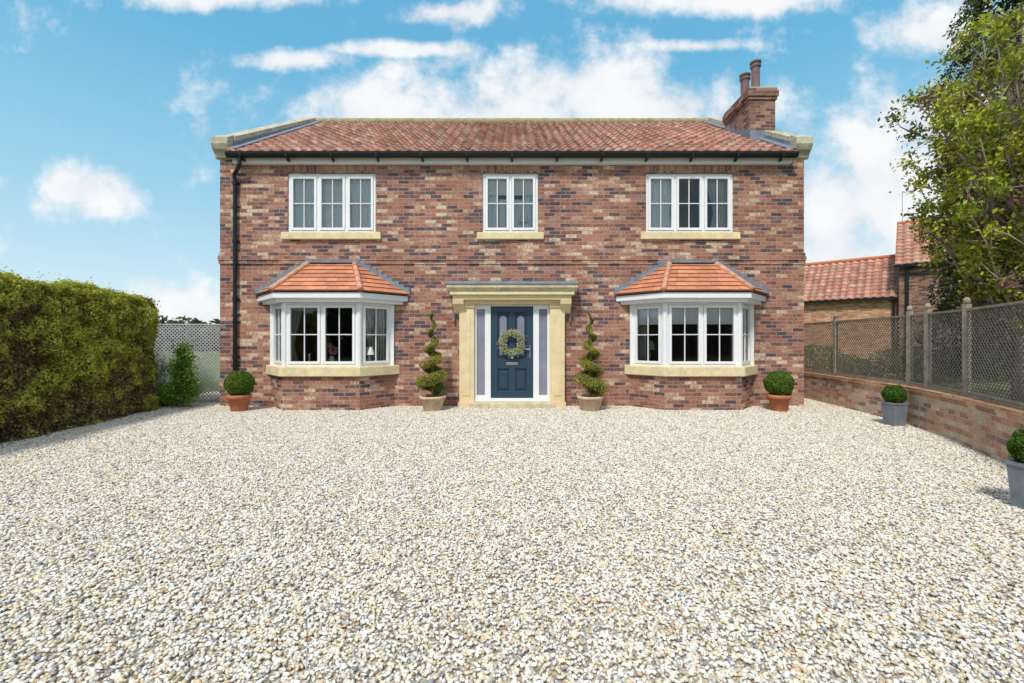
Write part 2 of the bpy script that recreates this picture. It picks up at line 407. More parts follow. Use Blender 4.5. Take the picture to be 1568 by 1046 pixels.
fr=MB();gl=MB();cu=MB();si=MB()
for a,b,n in win_up:
    window_unit(fr,gl,b-a,WZ0,WZ1,n,Matrix.Translation((a,Y0+.03,0)))
    si.box(a-.12,b+.12,Y0-.06,Y0+.05,WZ0-.15,WZ0-.003)
def off(c,d):
    return [(c-1.29-1.362*d,9.3),(c-.75-.435*d,8.716-d),(c+.75+.435*d,8.716-d),(c+1.29+1.362*d,9.3)]
bayb=MB();wh=MB();tl=MB();hip=MB();ld=MB()
def tiled_facet(mb,bl,br,tlp,trp,n,tw=.22,lift=.024,base=(.62,.25,.14)):
    bl,br,tlp,trp=map(Vector,(bl,br,tlp,trp))
    nrm=(br-bl).cross((tlp-bl)).normalized()
    if nrm.z<0: nrm=-nrm
    for i in range(n):
        t0=i/n;t1=(i+1)/n+.02/n
        a0=bl.lerp(tlp,t0);b0=br.lerp(trp,t0);a1=bl.lerp(tlp,min(1,t1));b1=br.lerp(trp,min(1,t1))
        k=max(1,round((b0-a0).length/tw))
        L=nrm*lift
        for j in range(k):
            s0=j/k;s1=(j+1)/k-.012/k
            ja=random.uniform(-.003,.003)
            p0=a0.lerp(b0,s0)+L*(1+ja*40);p1=a0.lerp(b0,s1)+L*(1+ja*40);q0=a1.lerp(b1,s0)+nrm*.003;q1=a1.lerp(b1,s1)+nrm*.003
            f=random.uniform(.78,1.12); col=tuple(x*f for x in base)
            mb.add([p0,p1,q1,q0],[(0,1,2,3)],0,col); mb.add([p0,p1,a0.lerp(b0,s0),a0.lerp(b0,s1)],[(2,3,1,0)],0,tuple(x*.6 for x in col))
for c in BC:
    bayb.prismz(off(c,0),0,.678)
    o=off(c,.075); si.prismz([o[0],o[1],o[2],o[3]],.68,.868)
    A,B,C,D=[Vector((p[0],p[1],0)) for p in off(c,-.035)]
    A=Vector((A.x,9.29,0));D=Vector((D.x,9.29,0))
    for P,Q,n in ((A,B,1),(B,C,2),(C,D,1)):
        d=(Q-P);L=d.length;d.normalize(); nin=Vector((0,0,1)).cross(d)
        M=Matrix(((d.x,nin.x,0,P.x),(d.y,nin.y,0,P.y),(0,0,1,0),(0,0,0,1)))
        M=M@Matrix.Translation((.03,0,0))
        window_unit(fr,gl,L-.06,.87,2.12,n,M,of=.045)
    for P in (B,C): fr.tube([(P.x,P.y+.01,.869),(P.x,P.y+.01,2.119)],.052,8)
    for P in (A,D): fr.box(P.x-.04,P.x+.04,9.25,9.298,.869,2.119)
    wh.prismz(off(c,.13),2.122,2.2)
    wh.prismz(off(c,.20),2.19,2.30)
    e=[Vector((p[0],p[1],2.33)) for p in off(c,.235)]
    TL=Vector((c-.45,9.285,3.0));TR=Vector((c+.45,9.285,3.0))
    e[0].y=e[3].y=9.285
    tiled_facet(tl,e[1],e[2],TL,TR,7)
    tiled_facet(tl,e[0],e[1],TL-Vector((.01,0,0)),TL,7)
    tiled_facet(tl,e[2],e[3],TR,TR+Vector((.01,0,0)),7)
    tl.add([e[0]-Vector((0,0,.01)),e[1]-Vector((0,0,.01)),e[2]-Vector((0,0,.01)),e[3]-Vector((0,0,.01)),TL-Vector((0,0,.02)),TR-Vector((0,0,.02))],[(0,1,4),(1,2,5,4),(2,3,5),(3,2,1,0)],0,(.3,.12,.07))
    for s,(P,Q) in enumerate(((e[1],TL),(e[2],TR))):
        n=5
        for i in range(n):
            p=P.lerp(Q,i/n);q=P.lerp(Q,(i+1.08)/n if i<n-1 else 1)
            up=Vector((0,0,.022))
            f=random.uniform(.8,1.05)
            hip.tube([p+up,q+up],[.06,.048],10,0,(.66*f,.34*f,.21*f))
    m=10
    for s in (-1,1):
        P=e[0] if s<0 else e[3]; T=TL if s<0 else TR
        for i in range(m):
            p=P.lerp(T,i/m);q=P.lerp(T,(i+1)/m)
            zt=max(p.z,q.z)
            x0,x1=sorted((p.x,q.x))
            ld.box(x0,x1,9.262,9.299,min(p.z,q.z)-.02,zt+.085)
    ld.box(c-.5,c+.5,9.18,9.299,2.985,3.03); ld.box(c-.46,c+.46,9.25,9.299,3.03,3.044)
bayb.build('bay_base',[M_brick],house)
si.build('stone_sills',[M_sill],house,bevel=.012)
wh.build('bay_fascia',[M_white],house,bevel=.008)
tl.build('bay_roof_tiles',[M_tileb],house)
hip.build('bay_hip_tiles',[M_tileb],house,True)
lc,rc=BC
cu.box(lc-1.12,lc+1.12,9.30,9.62,2.135,2.16,0)
a,b,n=win_up[0]
curtain(cu,a+.03,a+.66,9.415,WZ0,WZ1,0,6,gather=-.22,amp=.02); curtain(cu,b-.66,b-.03,9.415,WZ0,WZ1,0,6,gather=.22,amp=.02)
curtain(cu,a+.5,b-.5,9.45,WZ0,WZ0+1.2,3,9,.01)
a,b,n=win_up[1]
cu.box(a+.06,b-.06,9.41,9.425,WZ1-.42,WZ1-.03,2)
curtain(cu,a+.04,a+.32,9.45,WZ0,WZ1,0,3,.02);curtain(cu,b-.32,b-.04,9.45,WZ0,WZ1,0,3,.02)
curtain(cu,a+.3,b-.3,9.50,WZ0,WZ0+.75,0,6,.012)
a,b,n=win_up[2]
curtain(cu,a+.03,a+.62,9.415,WZ0,WZ1,0,6,gather=-.15,amp=.02); curtain(cu,b-.50,b-.05,9.43,WZ0,WZ1,1,5,gather=.3,amp=.02)
curtain(cu,lc-1.1,lc-.6,9.20,.87,2.12,1,6,.03,-.3);curtain(cu,lc+.62,lc+1.1,9.20,.87,2.12,1,6,.03,.3)
curtain(cu,rc-1.12,rc-.85,9.36,.87,2.12,1,4,.03);curtain(cu,rc+.85,rc+1.12,9.36,.87,2.12,1,4,.03)
for x0,x1 in ((rc-.68,rc-.05),(rc+.05,rc+.68)): cu.box(x0,x1,8.80,8.81,1.70,2.1,2)
cu.M=Matrix.Translation((rc-1.2,9.32,0))@Matrix.Rotation(-R(47),4,'Z'); cu.box(.08,.68,.03,.04,1.70,2.1,2)
cu.M=Matrix.Translation((rc+1.2,9.32,0))@Matrix.Rotation(-R(133),4,'Z'); cu.box(.08,.68,-.04,-.03,1.70,2.1,2); cu.M=None
cu.build('curtains',[M_curt,M_curtg,M_blind,M_curt],house)
it=MB()
it.lathe([(.05,0),(.07,.08),(.04,.18),(.05,.2)],(lc+.12,8.95,.87),16,0)
for i in range(30):
    a=random.uniform(0,6.28);r=random.uniform(0,.13);z=random.uniform(.2,.42)
    it.lathe([(.005,0),(.035,.02),(.03,.045),(.005,.05)],(lc+.12+r*math.cos(a),8.95+r*math.sin(a),.87+z),6,1)
for x,y,z,s in ((lc+.85,9.0,.87,.8),(.25,9.47,WZ0,.85),(rc-.7,9.9,.9,1)):
    it.lathe([(.07*s,0),(.05*s,.03*s),(.015*s,.06*s),(.05*s,.15*s),(.015*s,.25*s),(.012*s,.3*s)],(x,y,z),14,0)
    it.lathe([(.13*s,.28*s),(.085*s,.48*s)],(x,y,z),20,2)
it.tube([(lc-.35,9.0,.87),(lc-.35,9.0,1.12)],.02,8,0)
it.build('window_ornaments',[M_white,M_pink,M_blind],house,False)

# door & surround
d=MB()
YP=9.15
for s in (-1,1):
    x0,x1=sorted((s*.78,s*1.08))
    d.box(x0,x1,YP,9.298,.12,2.05,0); d.box(x0-.025,x1+.025,YP-.03,9.297,0,.118,0)
    d.box(x0+.07,x1-.07,YP-.012,YP,.25,1.95,0)
    d.box(x0-.02,x1+.02,YP-.025,9.296,2.052,2.12,0)
    xa,xb=sorted((s*.98,s*1.2))
    d.prismx([(9.296,1.92),(9.2,1.95),(9.12,2.05),(9.02,2.12),(9.0,2.205),(9.296,2.205)],xa,xb,0)
d.box(-1.1,1.1,YP-.01,9.295,2.122,2.205,0)
d.box(-1.2,1.2,9.02,9.294,2.207,2.30,0)
d.box(-1.25,1.25,8.96,9.293,2.302,2.37,0)
d.prismx([(9.292,2.372),(8.95,2.372),(8.9,2.44),(8.9,2.5),(9.292,2.5)],-1.31,1.31,1)
d.prismx([(9.298,2.502),(8.88,2.502),(8.88,2.525),(9.298,2.62)],-1.34,1.34,7)
yf=9.23
for s in (-1,1):
    for a,b in ((.73,.78),(.44,.56)):
        x0,x1=sorted((s*a,s*b)); d.box(x0,x1,yf,yf+.1,.19,2.119,2)
    x0,x1=sorted((s*.56,s*.73)); d.box(x0,x1,yf+.002,yf+.098,.19,.25,2); d.box(x0,x1,yf+.002,yf+.098,2.03,2.119,2)
    d.box(x0,x1,yf+.035,yf+.05,.25,2.03,5)
d.box(-.44,.44,yf+.002,yf+.1,2.09,2.119,2)
d.box(-.78,.78,yf-.02,yf+.1,.12,.188,2)
d.box(-.86,.86,8.98,9.24,0.0,.115,1)
yd=yf+.03
def leaf(x0,x1,z0,z1,m=3): d.box(x0,x1,yd,yd+.045,z0,z1,m)
DX=.437
leaf(-DX,-.30,.19,2.088);leaf(.30,DX,.19,2.088);leaf(-.065,.065,.33,1.97)
leaf(-.30,.30,.19,.33);leaf(-.30,.30,1.97,2.088);leaf(-.30,-.065,.80,1.0);leaf(.065,.30,.80,1.0)
d.box(-.30,.30,yd+.02,yd+.04,.33,.80,4)
for s in (-1,1):
    x0,x1=sorted((s*.105,s*.26)); d.box(x0,x1,yd+.008,yd+.02,.39,.74,3)
    xa,xb=sorted((s*.065,s*.30)); d.box(xa,xb,yd+.02,yd+.04,1.0,1.97,4)
    cxm=(xa+xb)/2;hw=.072
    arch=[(cxm-hw,1.08),(cxm+hw,1.08),(cxm+hw,1.82)]+[(cxm+hw*math.cos(t),1.82+hw*math.sin(t)) for t in np.linspace(.3,math.pi-.3,6)]+[(cxm-hw,1.82)]
    d.prismy(arch,yd+.006,yd+.02,5)
    hw+=.018; ar2=[(cxm-hw,1.06),(cxm+hw,1.06),(cxm+hw,1.82)]+[(cxm+hw*math.cos(t),1.82+hw*math.sin(t)) for t in np.linspace(.3,math.pi-.3,6)]+[(cxm-hw,1.82)]
    d.prismy(ar2,yd+.010,yd+.0199,3)
d.box(-.12,.12,yd-.01,yd,.87,.925,6)
d.box(.355,.385,yd-.012,yd,1.02,1.28,6); d.tube([(.37,yd-.04,1.2),(.27,yd-.04,1.2)],.011,8,6); d.tube([(.37,yd,1.2),(.37,yd-.04,1.2)],.011,8,6)
d.tube([(0,yd-.012,1.05),(0,yd-.02,1.0)],.035,10,6)
d.build('door_and_surround',[M_stone,M_stonew,M_white,M_navy,M_navyd,M_frost,M_brass,M_lead,M_black],house,bevel=.004)
fr.build('window_frames',[M_white],house,bevel=.003)
gl.build('window_panes',[M_glass],house)

# roof
def pantiles(name,x0,x1,y0,z0,y1,z1,parent,wave=.215,course=.3,pal=None,sam=10,amp=.044,mat=None):
    nx=round((x1-x0)/wave); W=(x1-x0)/nx
    L=math.hypot(y1-y0,z1-z0); nc=round(L/course)
    uy,uz=(y1-y0)/L,(z1-z0)/L; ny,nz=-uz,uy
    if nz<0: ny,nz=-ny,-nz
    xs=np.linspace(x0,x1,nx*sam+1); ph=((xs-x0)/W)%1
    h=amp*(np.where(ph<.62,np.sin(ph/.62*math.pi)**1.0,-.35*np.sin((ph-.62)/.38*math.pi)))
    trough_shade=np.where(ph<.62,1.0,.72)[:-1]  # troughs coloured darker, painted shade that strengthens the wave relief
    V=[];
    for c in range(nc):
        jit=np.repeat(RNG.uniform(-.007,.007,nx),sam); jit=np.append(jit,jit[-1])
        for (s,lift) in ((c,.034),(c+1,.0)):
            d=s*L/nc; hh=h+lift+(jit if lift>0 else 0)
            V.append(np.stack([xs,y0+uy*d+ny*hh,z0+uz*d+nz*hh],1))
    V=np.concatenate(V); n=len(xs); F=[];C=[]
    pal=np.array(pal); 
    for c in range(nc):
        tc=pal[RNG.integers(0,len(pal),nx)]*RNG.uniform(.78,1.12,(nx,1))
        tc=np.repeat(tc,sam,axis=0)*trough_shade[:,None]
        a=(2*c)*n+np.arange(n-1)
        F.append(np.stack([a,a+1,a+1+n,a+n],1)); C.append(tc)
        if c<nc-1:
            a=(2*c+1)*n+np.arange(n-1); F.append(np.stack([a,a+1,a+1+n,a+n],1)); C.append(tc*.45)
    b0=len(V); V=np.concatenate([V,V[:n]-np.array([0,ny*.05,nz*.05])]); a=np.arange(n-1)
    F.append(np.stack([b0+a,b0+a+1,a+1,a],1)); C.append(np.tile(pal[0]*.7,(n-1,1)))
    return np_mesh(name,V,np.concatenate(F),np.concatenate(C),[mat or M_tile],parent)
PAL=[(.60,.27,.21),(.64,.30,.24),(.50,.215,.16),(.66,.39,.32),(.56,.31,.25),(.42,.205,.15),(.60,.25,.18)]
RZ0,RY0,RZ1,RY1=5.20,9.05,7.80,13.2
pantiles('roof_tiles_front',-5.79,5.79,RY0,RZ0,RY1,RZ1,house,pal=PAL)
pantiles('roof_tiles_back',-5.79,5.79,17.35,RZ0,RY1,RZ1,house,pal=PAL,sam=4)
sl=(RZ1-RZ0)/(RY1-RY0)
def rz(y): return RZ0+(y-RY0)*sl
rf=MB()
nr=26
for i in range(nr):
    x0=-5.79+i*11.58/nr
    rf.tube([(x0,RY1,RZ1+.03),(x0+11.58/nr*.995,RY1,RZ1+.03)],[.125,.115],12,0)
for s in (-1,1):
    x0,x1=sorted((s*5.797,s*5.60))
    rf.prismx([(9.12,rz(9.12)+.085),(13.2,RZ1+.085),(13.2,RZ1+.06),(9.12,rz(9.12)+.06)],x0,x1,1)
    xw0,xw1=sorted((s*5.775,s*5.797)); 
    rf.prismx([(9.3,rz(9.3)+.0),(13.2,RZ1),(13.2,RZ1+.15),(9.3,rz(9.3)+.2)],xw0,xw1,1)
    X0,X1=sorted((s*6.12,s*5.77))
    nsl=6
    for i in range(nsl):
        ya=9.3+(13.2-9.3)*i/nsl+.004; yb=9.3+(13.2-9.3)*(i+1)/nsl-.004
        za=5.53+(7.88-5.53)*(ya-9.3)/3.9; zb=5.53+(7.88-5.53)*(yb-9.3)/3.9
        rf.prismx([(ya,za),(yb,zb),(yb,zb+.10),(ya,za+.10)],X0,X1,5)
        rf.prismx([(26.4-ya,za),(26.4-yb,zb),(26.4-yb,zb+.10),(26.4-ya,za+.10)],X0,X1,5)
    K0,K1=sorted((s*6.14,s*5.80))
    rf.prismx([(9.298,5.14),(9.24,5.17),(9.21,5.25),(9.15,5.30),(9.10,5.40),(9.10,5.53),(9.30,5.655),(9.5,5.655),(9.298,5.52)],K0,K1,5)
rf.box(-5.76,5.76,9.2,9.225,5.03,5.2,3); rf.box(-5.755,5.755,9.226,9.299,5.032,5.05,3)
n=10
prof=[(9.10+.07*math.cos(t),5.215+.115*math.sin(t)) for t in np.linspace(math.pi,2*math.pi,n)]
prof2=[(9.10+.062*math.cos(t),5.215+.107*math.sin(t)) for t in np.linspace(2*math.pi,math.pi,n)]
rf.prismx(prof+prof2,-5.80,5.80,2)
for s in (-1,1): rf.prismx(prof,s*5.805-.004,s*5.805+.004,2)
for i in range(13):
    x=-5.5+i*11/12; rf.box(x-.018,x+.018,9.12,9.198,5.055,5.1,2); rf.prismx([(9.025,5.217),(9.03,5.12),(9.10,5.092),(9.17,5.12),(9.175,5.217)],x-.02,x+.02,2)
px=-5.73
rf.tube([(-5.55,9.10,5.12),(-5.55,9.10,4.98),(-5.62,9.15,4.9),(px,9.21,4.8),(px,9.235,4.7),(px,9.235,.12),(px,9.16,.03)],.038,12,2)
for z in (4.6,3.4,2.2,1.0): rf.tube([(px,9.235,z),(px,9.235,z+.07)],.048,12,2); 
for z in (4.63,3.43,2.23,1.03): rf.box(px-.07,px+.07,9.262,9.298,z-.015,z+.025,2)
rf.build('roof_trim',[M_ridge,M_lead,M_black,M_white,M_tileb,M_cop],house)
ld.build('bay_lead_flashing',[M_lead],house)
ch=MB()
cx0,cx1,cy0,cy1=5.47,6.07,10.3,11.45
ch.box(cx0,cx1,cy0,cy1,5.7,6.93,0)
ch.box(cx0-.03,cx1+.03,cy0-.03,cy1+.03,6.932,7.0,0); ch.box(cx0-.055,cx1+.055,cy0-.055,cy1+.055,7.002,7.14,0)
ch.box(cx0-.03,cx1+.03,cy0-.03,cy1+.03,7.142,7.2,0)
ch.box(cx0+.01,cx1-.01,cy0+.01,cy1-.01,7.202,7.24,1)
for y,h,r in ((10.62,.78,.105),(11.1,.76,.11)):
    ch.lathe([(r*1.05,0),(r*1.05,.06),(r*.9,.1),(r*.88,h-.16),(r*1.1,h-.13),(r*1.15,h-.09),(r*.9,h-.06),(r*1.2,h-.03),(r*1.2,h),(r*.8,h),(r*.75,h-.1)],(5.79,y,7.22),20,2)
ch.box(cx0-.04,cx1+.08,cy0-.10,cy0-.002,rz(cy0)-.02,rz(cy0)+.2,3)
ch.box(cx0-.02,cx0-.002,cy0,cy1,rz(cy0)+.02,rz(cy0)+.3,3)
for i in range(5):
    y=cy0+i*(cy1-cy0)/5; ch.box(cx0-.015,cx0-.001,y,y+(cy1-cy0)/5,rz(y),rz(y)+.26,3)
ch.build('chimney',[M_brickd,M_stonew,M_pclay,M_lead],house)

for x in (-1.2,1.2):
    e=empty('wall_lamp',(x,9.235,1.86)); m=MB()
    m.lathe([(.018,-.085),(.022,-.08),(.022,-.02),(.018,-.015)],(0,0,0),16,0); m.lathe([(.018,.015),(.022,.02),(.022,.08),(.018,.085)],(0,0,0),16,0)
    m.lathe([(.017,-.014),(.017,.014)],(0,0,0),16,0); m.box(-.012,.012,.015,.063,-.03,.03,0); m.box(-.03,.03,.052,.063,-.04,.04,0)
    m.build('lamp_body',[M_zinc,M_brass],e)

wr=empty('door_wreath',(0,9.2,1.33))
n=4200
t=RNG.uniform(0,2*math.pi,n); rr=.205+RNG.normal(0,.033,n); yy=RNG.normal(0,.025,n)
P=np.stack([rr*np.cos(t),yy,rr*np.sin(t)],1)
pal=np.array([(.60,.62,.36),(.72,.71,.5),(.40,.46,.22),(.75,.74,.58),(.34,.38,.17)])
leaf_object('wreath_leaves',P,.045,pal[RNG.integers(0,5,n)],M_leaf,wr,aspect=.35)
m=MB(); m.tube([(.205*math.cos(a),0,.205*math.sin(a)) for a in np.linspace(0,2*math.pi,25)],.02,6,0,cap=False); m.build('wreath_ring',[M_bark],wr)

# ------------------------------------------------------------ potted plants
def ball_leaves(c,r,n,size,pal,parent,name='foliage',sq=1.0):
    d=RNG.normal(size=(n,3)); d/=np.linalg.norm(d,axis=1,keepdims=True)
    bumps=1+.05*np.sin(d[:,0]*7+d[:,2]*5)+.04*np.sin(d[:,1]*9+3)
    rad=r*bumps*(1-np.abs(RNG.normal(0,.07,n)))
    P=d*rad[:,None]*np.array([1,1,sq])+np.array(c)
    pal=np.array(pal); cols=pal[RNG.integers(0,len(pal),n)]*RNG.uniform(.6,1.35,(n,1))
    leaf_object(name,P,size,cols,M_leaf,parent,nrm=d,jit=.6,aspect=.6)
BOXP=[(.13,.23,.03),(.19,.28,.045),(.09,.18,.025)]
def core(m,c,r,mat,sq=1):
    prof=[(r*math.cos(a),r*sq*math.sin(a)) for a in np.linspace(-1.5,1.5,10)]; m.lathe(prof,c,16,mat)
for x in (-5.28,5.17):
    e=empty('boxwood_ball_in_terracotta_pot',(x,8.65,0)); m=MB()
    m.lathe([(.14,.02),(.145,.03),(.18,.25),(.205,.255),(.212,.33),(.2,.335),(.185,.31)],(0,0,0),32,0)
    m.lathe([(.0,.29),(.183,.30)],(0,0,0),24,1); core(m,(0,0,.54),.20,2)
    m.build('pot',[M_terra,M_soil,M_dark],e,True)
    ball_leaves((0,0,.54),.255,7000,.026,BOXP,e)
for x,y,rot in ((6.12,7.15,4),(4.17,3.55,6)):
    e=empty('boxwood_ball_in_square_planter',(x,y,0)); e.rotation_euler=(0,0,R(rot)); m=MB()
    a,b=.095,.118;h=.38
    m.add([(-a,-a,.015),(a,-a,.015),(a,a,.015),(-a,a,.015),(-b,-b,h),(b,-b,h),(b,b,h),(-b,b,h)],[(3,2,1,0),(0,1,5,4),(1,2,6,5),(2,3,7,6),(3,0,4,7),(4,5,6,7)],0)
    for q in ((-b-.006,b+.006,-b-.006,-b+.012),(-b-.006,b+.006,b-.012,b+.006)): m.box(*q,h-.02,h+.01,0)
    for q in ((-b-.006,-b+.012,-b+.012,b-.012),(b-.012,b+.006,-b+.012,b-.012)): m.box(*q,h-.02,h+.01,0)
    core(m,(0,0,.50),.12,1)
    m.build('planter',[M_zinc,M_dark],e)
    ball_leaves((0,0,.51),.155,6000,.021,[(.09,.18,.03),(.13,.23,.045),(.07,.14,.025)],e)
for x,fl in ((-1.55,1),(1.53,-1)):
    e=empty('spiral_topiary_in_pot',(x,8.72,0)); m=MB()
    m.lathe([(.155,.0),(.165,.02),(.235,.24),(.255,.25),(.262,.30),(.245,.305),(.23,.27)],(0,0,0),32,0); m.lathe([(0,.26),(.23,.27)],(0,0,0),24,1)
    m.tube([(0,0,.26),(.01,0,1.0),(0,0,1.93)],[.022,.016,.008],8,2); m.build('pot',[M_pot2,M_soil,M_bark],e,True)
    n=26000; turns=4.6
    def env_(u): return .25*(1-u)**1.7+.125*(1-.6*u)
    t=RNG.uniform(0,1,n)**1.1
    ph=t*turns*2*math.pi*fl+.8
    env=env_(t)
    hr=env*.42; tr=env*.62
    z=.43+1.48*t
    a=RNG.uniform(0,2*math.pi,n); q=tr*(1-np.abs(RNG.normal(0,.16,n)))*(1+.15*np.sin(ph*3.3+a*2))
    rad=np.stack([np.cos(ph),np.sin(ph),0*ph],1)
    sq=np.where(t<.35,.62,.72)
    N=rad*np.cos(a)[:,None]+np.array([0,0,1])*(np.sin(a)*sq)[:,None]
    P=rad*hr[:,None]+N*q[:,None]; P[:,2]+=z
    pal=np.array([(.34,.36,.045),(.44,.41,.07),(.24,.29,.04),(.50,.37,.11)])
    cols=pal[RNG.integers(0,4,n)]*RNG.uniform(.55,1.3,(n,1))
    leaf_object('spiral_foliage',P,.024,cols,M_leaf,e,nrm=N,jit=.6,aspect=.6)
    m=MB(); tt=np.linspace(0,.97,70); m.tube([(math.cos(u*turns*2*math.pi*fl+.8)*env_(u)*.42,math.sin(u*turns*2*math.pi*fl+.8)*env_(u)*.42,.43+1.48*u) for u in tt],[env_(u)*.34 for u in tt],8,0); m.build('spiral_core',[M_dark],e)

# ------------------------------------------------------------ hedge (left)
hd=empty('conifer_hedge')
HE=8.8
def hedge_x(y): return np.interp(y,[2,5.7,8.8],[-6.45,-6.62,-7.0])
def hedge_points(n):
    out=[];nr=[]
    n1=int(n*.5);y=RNG.uniform(2.2,HE,n1);z=RNG.uniform(0,2.27,n1);x=hedge_x(y)
    out.append(np.stack([x,y,z],1)); nr.append(np.tile([1,0,.15],(n1,1)))
    n2=int(n*.28);y=RNG.uniform(2.2,HE,n2);x=hedge_x(y)-RNG.uniform(0,1.4,n2);out.append(np.stack([x,y,np.full(n2,2.27)],1));nr.append(np.tile([0,0,1],(n2,1)))
    n3=int(n*.14);x=-7.0-RNG.uniform(0,1.4,n3);z=RNG.uniform(0,2.27,n3);out.append(np.stack([x,np.full(n3,HE),z],1));nr.append(np.tile([0,1,.1],(n3,1)))
    n4=n-n1-n2-n3; y=RNG.uniform(2.2,HE,n4);z=RNG.uniform(0,2.27,n4);x=hedge_x(y)-1.4;out.append(np.stack([x,y,z],1));nr.append(np.tile([-1,0,.1],(n4,1)))
    return np.concatenate(out),np.concatenate(nr)
P,N=hedge_points(150000)
f1=fbm(P,1.3,3);f2=fbm(P,5,11)
edge=np.clip((P[:,2]-1.95)/.32,0,1)*np.clip(1-np.abs(P[:,0]-hedge_x(P[:,1]))/.3,0,1)
sprig=np.where(RNG.uniform(size=len(P))<.03,np.abs(RNG.normal(0,.06,len(P))),0)
Pd=P+N*(f1*.13+f2*.05-.02+RNG.normal(0,.022,len(P))+sprig)[:,None]
Pd[:,0]-=edge*.10; Pd[:,2]-=edge*.07; Pd[:,2]=np.maximum(Pd[:,2],.01)
gtop=np.array([(.50,.49,.08),(.38,.41,.06),(.58,.52,.11),(.28,.33,.05)])
red=np.array([(.30,.13,.11),(.36,.17,.13),(.18,.10,.08),(.38,.33,.09)])
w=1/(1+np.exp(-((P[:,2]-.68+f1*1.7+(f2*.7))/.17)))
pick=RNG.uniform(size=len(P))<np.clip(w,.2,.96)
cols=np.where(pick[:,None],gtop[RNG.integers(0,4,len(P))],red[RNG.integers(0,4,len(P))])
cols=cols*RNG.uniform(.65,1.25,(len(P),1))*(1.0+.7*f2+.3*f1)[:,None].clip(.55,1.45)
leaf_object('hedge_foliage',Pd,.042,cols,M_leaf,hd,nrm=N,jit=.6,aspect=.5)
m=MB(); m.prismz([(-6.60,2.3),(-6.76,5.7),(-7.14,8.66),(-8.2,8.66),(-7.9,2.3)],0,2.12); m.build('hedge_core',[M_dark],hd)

# ------------------------------------------------------------ lattice panels
def lattice(mb,p0,p1,z0,z1,sp=.06,sw=.017,mat=0,frame=.03):
    p0=Vector((*p0,0));p1=Vector((*p1,0));d=p1-p0;L=d.length;d.normalize();nn=Vector((-d.y,d.x,0));H=z1-z0
    def q(u,v,o): return p0+d*u+nn*o+Vector((0,0,z0+v))
    for layer,(sg,o) in enumerate(((1,.005),(-1,-.005))):
        step=sp*math.sqrt(2)
        c=-H if sg>0 else 0
        while c<(L if sg>0 else L+H):
            if sg>0: va=max(0,-c);vb=min(H,L-c)
            else: va=max(0,c-L);vb=min(H,c)
            if vb-va>.02:
                h=sw*.7
                ua,ub=c+sg*va,c+sg*vb
                a=[q(max(0,min(L,ua-h)),va,o-.004),q(max(0,min(L,ua+h)),va,o-.004),q(max(0,min(L,ub+h)),vb,o-.004),q(max(0,min(L,ub-h)),vb,o-.004)]
                b=[x+nn*.008 for x in a]
                mb.add(a+b,[(0,1,2,3),(7,6,5,4),(1,0,4,5),(2,1,5,6),(3,2,6,7),(0,3,7,4)],mat)
            c+=step
    for va,vb in ((0,frame),(H-frame,H)):
        a=[q(0,va,-.016),q(L,va,-.016),q(L,vb,-.016),q(0,vb,-.016)];b=[x+nn*.032 for x in a]
        mb.add(a+b,[(0,1,2,3),(7,6,5,4),(1,0,4,5),(2,1,5,6),(3,2,6,7),(0,3,7,4)],mat+1)
tf=empty('trellis_fence'); m=MB()
lattice(m,(-8.3,9.75),(-6.12,9.95),.03,1.75,.055,.02)
for x,y in ((-8.3,9.75),(-7.2,9.85),(-6.2,9.94)): m.box(x-.035,x+.035,y-.035+.06,y+.035+.06,0,1.82,1)
m.build('trellis_panels',[M_woodl,M_woodl],tf)

WP=[(3.2,.9),(4.0,2.2),(4.72,3.5),(5.31,4.7),(5.95,6.0),(6.3,6.93),(6.45,7.4),(6.82,9.6),(7.0,11.2),(7.25,13.2)]
def offpoly(pts,d):
    out=[]
    for i,p in enumerate(pts):
        a=Vector(pts[max(0,i-1)]);b=Vector(pts[min(len(pts)-1,i+1)]);t=(b-a).normalized();out.append((p[0]+t.y*d,p[1]-t.x*d))
    return out
def wallstrip(m,pts,d0,d1,z0,z1,mat=0):
    A=offpoly(pts,d0);B=offpoly(pts,d1);n=len(pts)
    vs=[(*p,z0) for p in A]+[(*p,z0) for p in B]+[(*p,z1) for p in A]+[(*p,z1) for p in B]
    fs=[]
    for i in range(n-1):
        fs+=[(i+1,i,2*n+i,2*n+i+1),(n+i,n+i+1,3*n+i+1,3*n+i),(2*n+i,3*n+i,3*n+i+1,2*n+i+1),(i,i+1,n+i+1,n+i)]
    fs+=[(0,n,3*n,2*n),(n-1,3*n-1,4*n-1,2*n-1)]
    m.add(vs,fs,mat)
gw=empty('garden_brick_wall'); m=MB(); wallstrip(m,WP,0,.215,0,.555); m.build('wall_body',[M_brick2],gw)
m=MB(); wallstrip(m,WP,-.012,.227,.557,.63); m.build('wall_coping',[M_brick3],gw)
ff=empty('lattice_fence'); m=MB()
FP=offpoly(WP,.12)
wallstrip(m,WP,.085,.155,.632,.665,1)
for i in range(len(FP)-1): lattice(m,FP[i],FP[i+1],.67,1.80,.052,.011)
for i,(x,y) in enumerate(FP):
    m.box(x-.032,x+.032,y-.032,y+.032,.632,1.86,1); m.lathe([(.02,1.862),(.036,1.88),(.04,1.91),(.027,1.94),(.005,1.952)],(x,y,0),12,1)
M_lat=plain('dark_lattice',(.20,.165,.14),.9,.3,12)
m.build('fence_panels',[M_lat,M_wood],ff)

